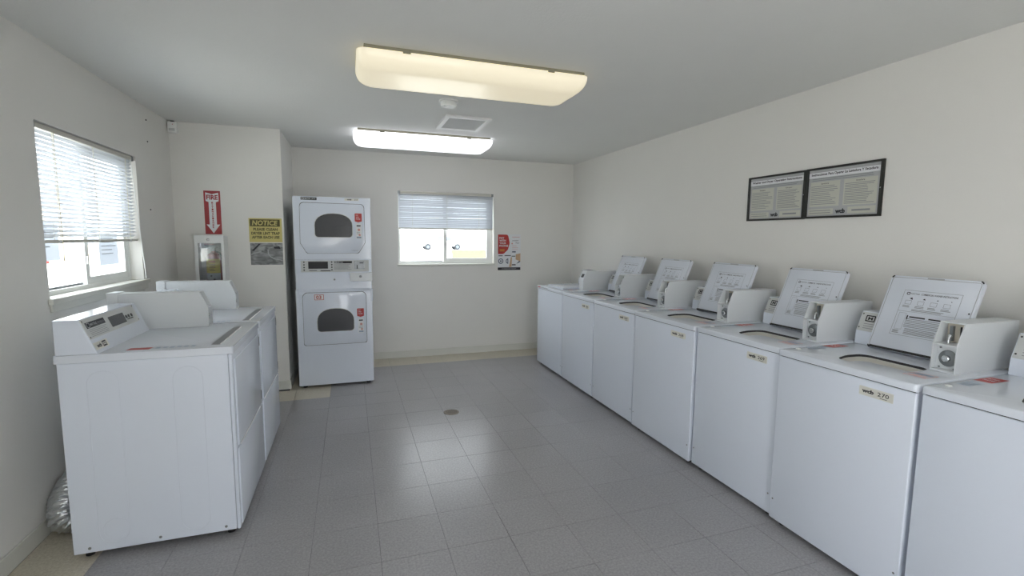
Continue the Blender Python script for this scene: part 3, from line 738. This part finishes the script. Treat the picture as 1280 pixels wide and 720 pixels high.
# name badge and machine plate on the upper cabinet
b = MB(); b.M = Mf; b.prism(rrect(.07, .208, 1.790, 1.815, .002), 0, .0015); b.build('name_badge', M_display, up)
b = MB(); b.M = Mf; b.outline(rrect(.077, .098, 1.794, 1.811, .006), .003, .0022); text(b, 'MAYTAG', .104, 1.8025, .05, .010, .0022, align='L', bold=.01); text(b, 'DRYER', .165, 1.8025, .032, .007, .0022, align='L', bold=0); b.build('badge_lettering', M_paper, up)
b = MB(); b.M = Mf; b.rect(.452, .582, 1.793, 1.815, .001); b.build('machine_plate', M_cream, up)
b = MB(); b.M = Mf; text(b, 'wcb', .495, 1.804, .042, .014, .0018, bold=.05); text(b, '23', .555, 1.804, .03, .012, .0018); b.build('machine_plate_lettering', M_ink, up)
# control panel details on the slightly raked housing face
Mk = frame((0, .018, 1.108), (1,0,0), (0, -.012, .130))
b = MB(); b.M = Mk; b.box(.05, .66, .01, .12, -.001, .0018); b.build('control_panel', M_panel, cp)
b = MB(); b.M = Mk; b.box(.115, .288, .042, .110, 0, .0035, b=.001); b.build('display', M_black, cp)
b = MB(); b.M = Mk
for x in (.078, .322):
    for k in range(4): b.poly(circ(x, .105-.025*k, .007, 10), .003)
b.rect(.345, .505, .092, .113, .003); b.rect(.22, .31, .018, .026, .003); b.rect(.12, .19, .022, .027, .003); b.build('panel_print', M_ink, cp)
b = MB(); b.M = Mk; lines(b, .34, .50, .085, .03, 6, .003, .2, .003); b.build('panel_lines', M_inkgrey, cp)
b = MB(); b.M = Mk; b.outline(rrect(.350, .366, .096, .110, .005), .003, .0036); text(b, 'MAYTAG', .372, .1025, .05, .010, .0036, align='L'); b.build('badge_lettering', M_paper, cp)
b = MB(); b.M = Mk; b.box(.527, .62, .035, .115, 0, .005, b=.001); b.build('coin_acceptor', M_steel, cp)
b = MB(); b.M = Mk; b.box(.548, .556, .04, .075, .005, .010, b=.001); b.rect(.575, .61, .09, .1, .0056); b.build('coin_slot', M_ink, cp)
b = MB(); b.box(.481, SW+.004, -.012, .05, 1.026, 1.106, b=.003); vb = b.build('coin_vault', M_meter, low)
b = MB(); b.lathe([(.012, -.012), (.012, -.017), (.009, -.019)], 16, (.58, 0, 1.072), 'y'); b.build('vault_lock', M_steel, vb, smooth=True)
b = MB(); b.lathe([(.009, .032), (.009, .026), (.006, .024)], 14, (.342, 0, 1.043), 'y'); b.build('panel_lock', M_steel, low, smooth=True)
for x in (.05, SW-.05):
    for y in (.05, .66):
        b = MB(); b.lathe([(.02, 0), (.02, .012), (.012, .014), (.012, .03)], 12, (x, y, 0)); b.build('foot', M_rubber, sd)

# ------------------------------------------------------------------ signs on the boxed-out corner
def sheet(name, M, w_, h_, m, label, cat, t=.0015):
    root = tag(empty(name, M), label, cat)
    b = MB(); b.box(0, w_, 0, h_, .0005, t); b.build('board', m, root)
    return root
fs = sheet('fire_extinguisher_sign', frame((-1.204, YA, 1.466), (1,0,0), (0,0,1)), .128, .379, M_redsign, 'tall red sign reading FIRE EXTINGUISHER with a white down arrow', 'sign')
b = MB(); b.M = Matrix.Translation((0, 0, .0015))
b.poly([(.014, .372-.008), (.064, .350), (.114, .364), (.114, .29), (.092, .28), (.092, .085), (.116, .085), (.064, .008), (.012, .085), (.036, .085), (.036, .28), (.014, .29)][::-1], .0006)
b.build('arrow', M_paper, fs)
b = MB(); b.M = Matrix.Translation((0, 0, .0025)); text(b, 'FIRE', .064, .323, .088, .042, 0, bold=.04)
for k, ch in enumerate('EXTINGUISHER'): text(b, ch, .064, .275-.0195*k, .013, .0155, 0, bold=.05)
b.build('lettering', M_redsign, fs)
ns = sheet('notice_sign', frame((-.862, YA, 1.397), (1,0,0), (0,0,1)), .272, .217, M_yellow, 'yellow notice sign about cleaning the dryer lint trap', 'sign')
b = MB(); b.rect(.008, .256, .143, .207, .002); b.build('header_band', M_olive, ns)
b = MB(); text(b, 'NOTICE', .132, .175, .21, .045, .0026, bold=.025, shear=.15); b.build('header_lettering', M_yellow, ns)
b = MB()
for k, s in enumerate(('PLEASE CLEAN', 'DRYER LINT TRAP', 'AFTER EACH USE')): text(b, s, .135, .117-.036*k, (.20, .235, .228)[k], .026, .002, bold=.045)
b.build('lettering', M_olive, ns)
# grey photo print below it (blurred view of a lint trap)
m = bpy.data.materials.new('grey_photo_print'); m.use_nodes = True; nt = m.node_tree; N = nt.nodes
tc = N.new('ShaderNodeTexCoord'); wv = N.new('ShaderNodeTexNoise'); wv.inputs['Scale'].default_value = 9; wv.inputs['Distortion'].default_value = 1.5
mp = N.new('ShaderNodeMapping'); mp.inputs['Rotation'].default_value = (0, 0, .5); mp.inputs['Scale'].default_value = (1, 2.2, 1)
nt.links.new(tc.outputs['Object'], mp.inputs[0]); nt.links.new(mp.outputs[0], wv.inputs['Vector'])
cr = N.new('ShaderNodeValToRGB'); cr.color_ramp.elements[0].position = .35; cr.color_ramp.elements[0].color = lin('#5e6061'); cr.color_ramp.elements[1].position = .68; cr.color_ramp.elements[1].color = lin('#a6a8a8')
nt.links.new(wv.outputs['Fac'], cr.inputs[0]); nt.links.new(cr.outputs[0], N['Principled BSDF'].inputs['Base Color']); N['Principled BSDF'].inputs['Roughness'].default_value = .4
pp = sheet('photo_print', frame((-.858, YA, 1.19), (1,0,0), (0,0,1)), .268, .2, m, 'grey photograph print taped right below the yellow notice', 'print')
b = MB()
pt = [(.14, .14), (.142, .10), (.16, .07), (.195, .05), (.264, .035), (.264, .043), (.198, .058), (.167, .077), (.151, .103), (.149, .14)]
b.poly(pt[::-1], .0022); b.poly([(.006, .09), (.09, .12), (.09, .13), (.006, .10)], .0022); b.build('photo_highlight', M_inklight, pp)
b = MB(); b.poly([(.006, .13), (.03, .128), (.085, .19), (.07, .192), (.02, .14)], .0022); b.poly([(.19, .165), (.24, .17), (.25, .145), (.2, .148)], .0022); b.build('photo_shade', M_glassgrey, pp)

# extinguisher cabinet, semi-recessed look, clear front
cx0, cx1, cz0, cz1, cyf = -1.25, -1.035, .84, 1.452, 4.725
fc = tag(empty('extinguisher_cabinet', loc=(cx0, cyf, cz0)), 'white fire extinguisher cabinet with a clear front below the red sign', 'cabinet')
W_, H_, D_ = cx1-cx0, cz1-cz0, YA-cyf
b = MB(); t = .004
b.box(0, t, .014, D_, 0, H_); b.box(W_-t, W_, .014, D_, 0, H_); b.box(t, W_-t, .014, D_, 0, t); b.box(t, W_-t, .014, D_, H_-t, H_); b.box(t, W_-t, D_-t, D_, t, H_-t)
b.build('body', M_vinyl, fc)
b = MB(); b.M = Mf; b.holed([(-.002, -.002), (W_+.002, -.002), (W_+.002, H_+.002), (-.002, H_+.002)], [[(.022, .022), (W_-.018, .022), (W_-.018, H_-.062), (.022, H_-.062)]], -.013, .003)
fd = b.build('door', M_vinyl, fc)
b = MB(); b.box(.02, W_-.016, .004, .007, .02, H_-.06); b.build('pane', M_acrylic, fd)
b = MB(); b.lathe([(.011, -.003), (.011, -.008), (.006, -.01)], 14, (W_*.47, 0, H_-.034), 'y'); b.build('lock', M_chrome, fd, smooth=True)
b = MB(); b.M = Mf; text(b, 'BREAK GLASS', W_*.5, H_-.072, .07, .007, -.003, bold=.01); b.build('pane_lettering', M_red, fd)
ex = tag(empty('fire_extinguisher', loc=(cx0+.118, cyf+.082, cz0+.0045)), 'red fire extinguisher with a yellow label inside the white cabinet', 'fire extinguisher')
b = MB(); b.lathe([(.055, 0), (.06, .01), (.06, .41), (.054, .435), (.035, .455), (.02, .462), (.018, .472)], 24); b.build('cylinder', M_extred, ex, smooth=True)
b = MB()
for z0, z1 in ((.30, .395),): 
    n = 14
    for k in range(n):
        a0 = R(-150+120*k/n); a1 = R(-150+120*(k+1)/n); r = .0612
        b.face([(r*math.cos(a0), r*math.sin(a0), .285), (r*math.cos(a1), r*math.sin(a1), .285), (r*math.cos(a1), r*math.sin(a1), .408), (r*math.cos(a0), r*math.sin(a0), .408)])
b.build('label', M_label, ex, smooth=True)
b = MB()
for k in range(14):
    a0 = R(-150+120*k/14); a1 = R(-150+120*(k+1)/14); r = .0611
    b.face([(r*math.cos(a0), r*math.sin(a0), .14), (r*math.cos(a1), r*math.sin(a1), .14), (r*math.cos(a1), r*math.sin(a1), .284), (r*math.cos(a0), r*math.sin(a0), .284)])
b.build('pictogram_label', M_boardbg, ex, smooth=True)
b = MB(); b.M = frame((0, -.0625, 0), (1,0,0), (0,0,1)); text(b, 'FIRE', 0, .385, .05, .016, 0, bold=.03); b.build('label_lettering', M_red, ex)
b = MB(); b.M = frame((0, -.0625, 0), (1,0,0), (0,0,1)); lines(b, -.025, .025, .365, .30, 5, .004, .3, 0)
for k in range(3): b.poly(circ(-.012+.024*(k % 2), .26-.03*k, .008, 10), 0)
b.build('label_print', M_ink, ex)
b = MB(); b.box(-.014, .014, -.014, .014, .472, .50, b=.003); b.build('valve', M_steel, ex)
b = MB(); b.M = frame((0,0,0), (1,0,0), (0,0,1)); b.prism([(-.06, .492), (.03, .50), (.03, .506), (-.06, .504)], -.008, .008); b.build('handle', M_steel, ex)
b = MB(); b.M = frame((0,0,0), (1,0,0), (0,0,1)); b.prism([(-.065, .522), (.03, .507), (.03, .513), (-.065, .53)], -.008, .008); b.build('lever', M_steel, ex)
b = MB(); b.tube([(.016, 0, .47), (.05, -.01, .46), (.066, -.012, .40), (.068, -.012, .30), (.068, -.01, .18)], .008, 8); b.build('hose', M_black, ex, smooth=True)

# motion sensor in the corner, wall screws
ms = tag(empty('motion_sensor', loc=(-1.395, 4.862, 2.316)), 'small white motion sensor in the corner below the ceiling', 'sensor')
b = MB(); b.box(-.032, .032, -.026, .026, 0, .088, b=.006); b.build('housing', M_vinyl, ms, smooth=True)
b = MB(); b.box(-.022, .022, -.028, -.024, .012, .034, b=.001); b.build('lens', M_panel, ms)
b = MB(); b.box(-.012, .012, -.01, .026, .088, .0985); b.build('bracket', M_ink, ms)
b = MB(); b.lathe([(.003, -.0262), (.003, -.0285)], 8, (.008, 0, .066), 'y'); b.build('indicator', M_red, ms)
for (y, z), lb in (((4.406, 2.317), 'dark wall screw nearest the ceiling on the left wall'), ((4.407, 2.158), 'dark wall screw level with the top of the left window'), ((4.377, 1.647), 'dark wall screw beside the middle of the left window blind')):
    b = MB(); b.lathe([(.006, -.002), (.006, .003), (.004, .005)], 10, (XL, y, z), 'x'); tag(b.build('wall_screw', M_ink), lb, 'screw', 'screws left in the wall')

# ------------------------------------------------------------------ framed boards on the right wall
def board(y_left, y_right, z0, z1, title, sub, label, seed):
    random.seed(seed)
    W_ = y_left-y_right; H_ = z1-z0
    root = tag(empty('instruction_board', frame((XR, y_left, z0), (0,-1,0), (0,0,1))), label, 'sign', 'framed washer instructions')
    ft = .016
    b = MB(); b.holed([(0,0),(W_,0),(W_,H_),(0,H_)], [[(ft,ft*.8),(W_-ft,ft*.8),(W_-ft,H_-ft*.8),(ft,H_-ft*.8)]], .0005, .014); b.build('frame', M_frame, root)
    b = MB(); b.box(ft*.8, W_-ft*.8, ft*.6, H_-ft*.6, .001, .006); pr = b.build('print', M_boardbg, root)
    b = MB(); b.rect(ft, W_-ft, H_-.062, H_-.03, .0066)
    g = W_*.5; zb, zt = .072, H_-.088
    b.build('title_band', M_paper, pr)
    b = MB(); b.rect(.03, g-.012, zb, zt, .0066); b.rect(g+.012, W_-.03, zb, zt, .0066); b.rect(.026, g-.045, .022, .058, .0066); b.rect(g+.045, W_-.03, .022, .062, .0066); b.build('text_box', M_boardbox, pr)
    b = MB(); text(b, title, W_/2, H_-.044, W_*.86, .020, .0074, bold=.03); b.build('title_lettering', M_ink, pr)
    b = MB(); text(b, 'wcb', g, .040, .062, .028, .0074, bold=.06); b.build('logo_lettering', M_ink, pr)
    b = MB(); text(b, sub[0], (.03+g-.012)/2, zt-.012, .05, .009, .0074, bold=.01); b.build('heading_lettering', M_ink, pr)
    b = MB(); text(b, sub[1], (g+.012+W_-.03)/2, zt-.012, .05, .009, .0074, bold=.01); b.build('heading_lettering', M_ink, pr)
    b = MB(); lines(b, .04, W_-.05, H_-.064, H_-.084, 2, .004, .1, .0074)
    lines(b, .036, g-.02, zt-.022, zb+.01, 11, .0035, .35, .0074); lines(b, g+.02, W_-.038, zt-.022, zb+.006, 13, .0035, .3, .0074)
    lines(b, .034, g-.052, .054, .026, 2, .004, .1, .0074); b.rect(g+.07, W_-.06, .036, .046, .0074); b.build('print_lines', M_inkgrey, pr)
    b = MB(); b.lathe([(.004, .014), (.004, .017), (.002, .018)], 8, (W_-ft*.5, H_*.5, 0)); b.build('screw', M_chrome, root)
    return root
board(2.83, 2.36, 1.596, 1.909, 'Washer and Dryer Operating Instructions', ('Washer', 'Dryer'), 'left black framed board of washer and dryer operating instructions in English', 3)
board(2.357, 1.884, 1.598, 1.911, 'Instrucciones Para Operar La Lavadora Y Secadora', ('Lavadora', 'Secadora'), 'right black framed board of operating instructions in Spanish', 4)
random.seed(11)
# poster beside the far window
po = sheet('poster', frame((1.772, YB, 1.045), (1,0,0), (0,0,1)), .305, .453, M_paper, 'small poster with a red half-round field beside the far window', 'poster')
b = MB()
b.poly(rpoly([(.002, .205), (.075, .205), (.135, .26), (.158, .345), (.135, .451), (.002, .451)], [.0, .05, .05, .06, .03, 0]), .002); b.build('red_field', M_red, po)
b = MB()
for k, s in enumerate(('PAY', 'WITH', 'YOUR', 'PHONE')): text(b, s, .02, .408-.033*k, (.065, .085, .09, .118)[k], .024, .0026, bold=.03, align='L')
b.build('red_field_lettering', M_paper, po)
b = MB(); lines(b, .025, .1, .27, .235, 2, .006, .3, .0026); b.build('red_field_print', M_label, po)
b = MB(); b.rect(0, .305, 0, .035, .002); b.build('footer_band', M_ink, po)
b = MB(); b.rect(.008, .065, .178, .188, .002); b.rect(.09, .175, .18, .19, .002); b.rect(.185, .235, .172, .182, .002); b.rect(.19, .24, .06, .075, .002)
text(b, 'LAUNDRY', .235, .375, .09, .012, .002); text(b, 'App', .26, .345, .055, .014, .002); b.build('black_print', M_ink, po)
b = MB(); b.rect(.19, .29, .418, .424, .002); b.poly(circ(.19, .338, .01, 10), .002); lines(b, .19, .29, .32, .25, 3, .004, .4, .002); b.build('pink_print', M_pink, po)
b = MB(); b.outline(circ(.04, .115, .034, 20), .010, .002); b.rect(.03, .05, .105, .125, .0021); b.outline(circ(.14, .115, .034, 16)[4:13], .010, .002); b.rect(.19, .24, .225, .24, .002); b.poly([(.25, .08), (.3, .10), (.3, .13), (.27, .10)], .002); b.build('blue_print', mat('navy_print', '#46556b', .5), po)
b = MB(); b.poly([(.15, .04), (.185, .04), (.19, .165), (.175, .165)], .0022); b.poly([(.24, .135), (.304, .11), (.304, .215), (.24, .2)], .0022); b.build('hand_picture', mat('skin_print', '#c9a988', .5), po)
b = MB(); text(b, 'DOWNLOAD THE APP', .15, .0175, .19, .011, .0026, bold=.01); b.build('footer_lettering', M_boardbg, po)

# ------------------------------------------------------------------ ceiling things
def light(y0, y1, m, label):
    x0, x1 = .055, 1.345; yc = (y0+y1)/2
    root = tag(empty('ceiling_light', loc=((x0+x1)/2, yc, H)), label, 'ceiling light', 'long ceiling lights')
    hx, hy = (x1-x0)/2, (y1-y0)/2
    b = MB(); b.box(-hx+.035, hx-.03, -hy+.0, hy-.0, -.026, 0, b=.002); b.build('ceiling_pan', M_fixture, root)
    # wrap-around diffuser: rounded loaf
    b = MB(); prof = []
    outer = rrect(-hx, hx, -hy-.014, hy+.014, .05, 6); n = 9
    rings = []
    for k in range(n+1):
        a = math.pi/2*k/n; ins = .085*(1-math.cos(a)); z = -.022-.088*math.sin(a)
        rings.append([b.v((math.copysign(max(abs(p[0])-ins*.9, 0), p[0]), math.copysign(max(abs(p[1])-ins, 0), p[1]), z)) for p in outer])
    N_ = len(outer)
    for A, B_ in zip(rings, rings[1:]):
        for i in range(N_): b.bm.faces.new((A[i], A[(i+1) % N_], B_[(i+1) % N_], B_[i]))
    b.bm.faces.new(rings[-1]); b.bm.faces.new(rings[0][::-1]); b.build('diffuser', m, root, smooth=True, angle=60)
    for x in (-hx*.62, hx*.62):
        b = MB(); b.box(x-.02, x+.02, -hy-.017, -hy-.012, -.03, -.016, b=.001); b.build('latch', M_fixture, root)
light(2.60, 3.0, M_diff_warm, 'long warm-toned ceiling light nearer the camera')
light(4.56, 4.95, M_diff_cool, 'long cool white ceiling light nearer the far wall')
light(.62, 1.01, M_diff_cool, 'unseen long ceiling light added above the camera to help light the room')  # out of view; assumed fixture, added for its light
# vent grille
vn = tag(empty('ceiling_vent', loc=(.927, 4.06, H)), 'square white ceiling vent grille between the two lights', 'vent')
vx, vy = .187, .235
b = MB(); b.M = Matrix.Scale(-1, 4, (0,0,1)); b.holed([(-vx,-vy),(vx,-vy),(vx,vy),(-vx,vy)], [[(-vx+.035,-vy+.045),(vx-.035,-vy+.045),(vx-.035,vy-.045),(-vx+.035,vy-.045)]], 0, .016); b.build('vent_frame', M_vinyl, vn)
b = MB(); b.box(-vx+.03, vx-.03, -vy+.04, vy-.04, -.004, 0); b.build('vent_backing', M_panel, vn)
for k in range(14):
    y = -vy+.052+k*(2*vy-.104)/13
    b = MB(); b.box(-vx+.034, vx-.034, y-.0095, y-.0035+.008, -.0105, -.0075); b.build('louvre', M_vent, vn)
sm = tag(empty('smoke_detector', loc=(.685, 3.45, H)), 'round white smoke detector on the ceiling beside the near light', 'smoke detector')
b = MB(); b.lathe([(.068, 0), (.068, -.012), (.064, -.014)], 28); b.build('mounting_plate', M_vinyl, sm, smooth=True)
b = MB(); b.lathe([(.055, -.0125), (.055, -.034), (.050, -.042), (.0, -.0425)][:3]+[(.01, -.043)], 28); b.build('housing', M_vinyl, sm, smooth=True)
b = MB(); b.lathe([(.012, -.041), (.012, -.049), (.006, -.051)], 12, (-.025, -.02, 0)); b.build('test_button', M_vinyl, sm, smooth=True)
# floor drain
dn = tag(empty('floor_drain', loc=(.77, 3.825, 0)), 'round metal floor drain in the middle of the grey floor', 'drain')
b = MB(); b.lathe([(.064, 0), (.064, .0015), (.058, .003), (.054, .0032)], 28); b.build('rim', M_drain, dn, smooth=True)
for k in range(7):
    y = -.04+k*.0133; hw = math.sqrt(.05**2-y*y)
    b = MB(); b.box(-hw, hw, y-.002, y+.002, .003, .0038); b.build('slot', M_dark, dn)

# ------------------------------------------------------------------ outside
b = MB(); b.box(-90, 120, -60, 150, -.35, -.15)
tag(b.build('ground_outside', M_asphalt), 'pale parking lot asphalt outside the windows', 'ground', kind='structure')
b = MB(); b.prism([(6.1, 29.5), (60, 29.5), (60, 56), (11.4, 56)], -.15, -.10, b=.02)
tag(b.build('lawn', M_grass), 'green lawn seen through the right pane of the far window', 'grass', kind='stuff')
tk = tag(empty('pickup_truck', loc=(9.0, 58.5, -.15)), 'white pickup truck parked across the lot outside the far window', 'truck')
Mt = frame((0, 0, 0), (1,0,0), (0,0,1))
b = MB(); b.M = Mt; b.prism(rpoly([(-1.0, .45), (4.7, .45), (4.75, .95), (4.5, 1.05), (3.3, 1.08), (2.75, 1.78), (1.1, 1.8), (.95, 1.1), (-1.0, 1.08)], [.08, .1, .1, .1, .08, .12, .12, .05, .05]), -1.9, 0, b=.03, seg=1); b.build('body', M_truck, tk)
b = MB(); b.M = Mt; b.prism([(3.1, 1.12), (2.7, 1.68), (2.0, 1.69), (2.0, 1.12)], .0, .02); b.prism([(1.9, 1.12), (1.9, 1.69), (1.2, 1.7), (1.15, 1.12)], .0, .02); b.build('side_window', M_truckglass, tk)
for x in (0, 3.65):
    for y in (-.02, 1.68):
        b = MB(); b.lathe([(.2, y), (.38, y+.02), (.38, y+.23), (.2, y+.25)], 20, (x, 0, .38), 'y'); wh = b.build('wheel', M_tyre, tk, smooth=True)
        b = MB(); b.lathe([(.19, y-.012), (.19, y+.01)], 16, (x, 0, .38), 'y'); b.build('hub', M_truckglass, wh)
# plain building beyond the left window
hb = tag(empty('outbuilding', loc=(-15, 32, -.15)), 'beige building with a red door beyond the left window', 'building')
b = MB(); b.box(-5, 3, 0, 6, 0, 3.0); b.build('wall', M_stucco, hb)
b = MB(); b.M = frame((0,0,0), (1,0,0), (0,0,1)); b.prism([(-5.4, 3.0), (3.4, 3.0), (-1, 4.6)], -6.3, .3); b.build('roof', M_roof, hb)
b = MB(); b.box(-1.2, -.2, -.06, 0, 0, 2.1); b.build('door', M_outred, hb)
b = MB(); b.box(.8, 2.0, -.05, 0, 1.0, 2.0); b.build('window', M_truckglass, hb)
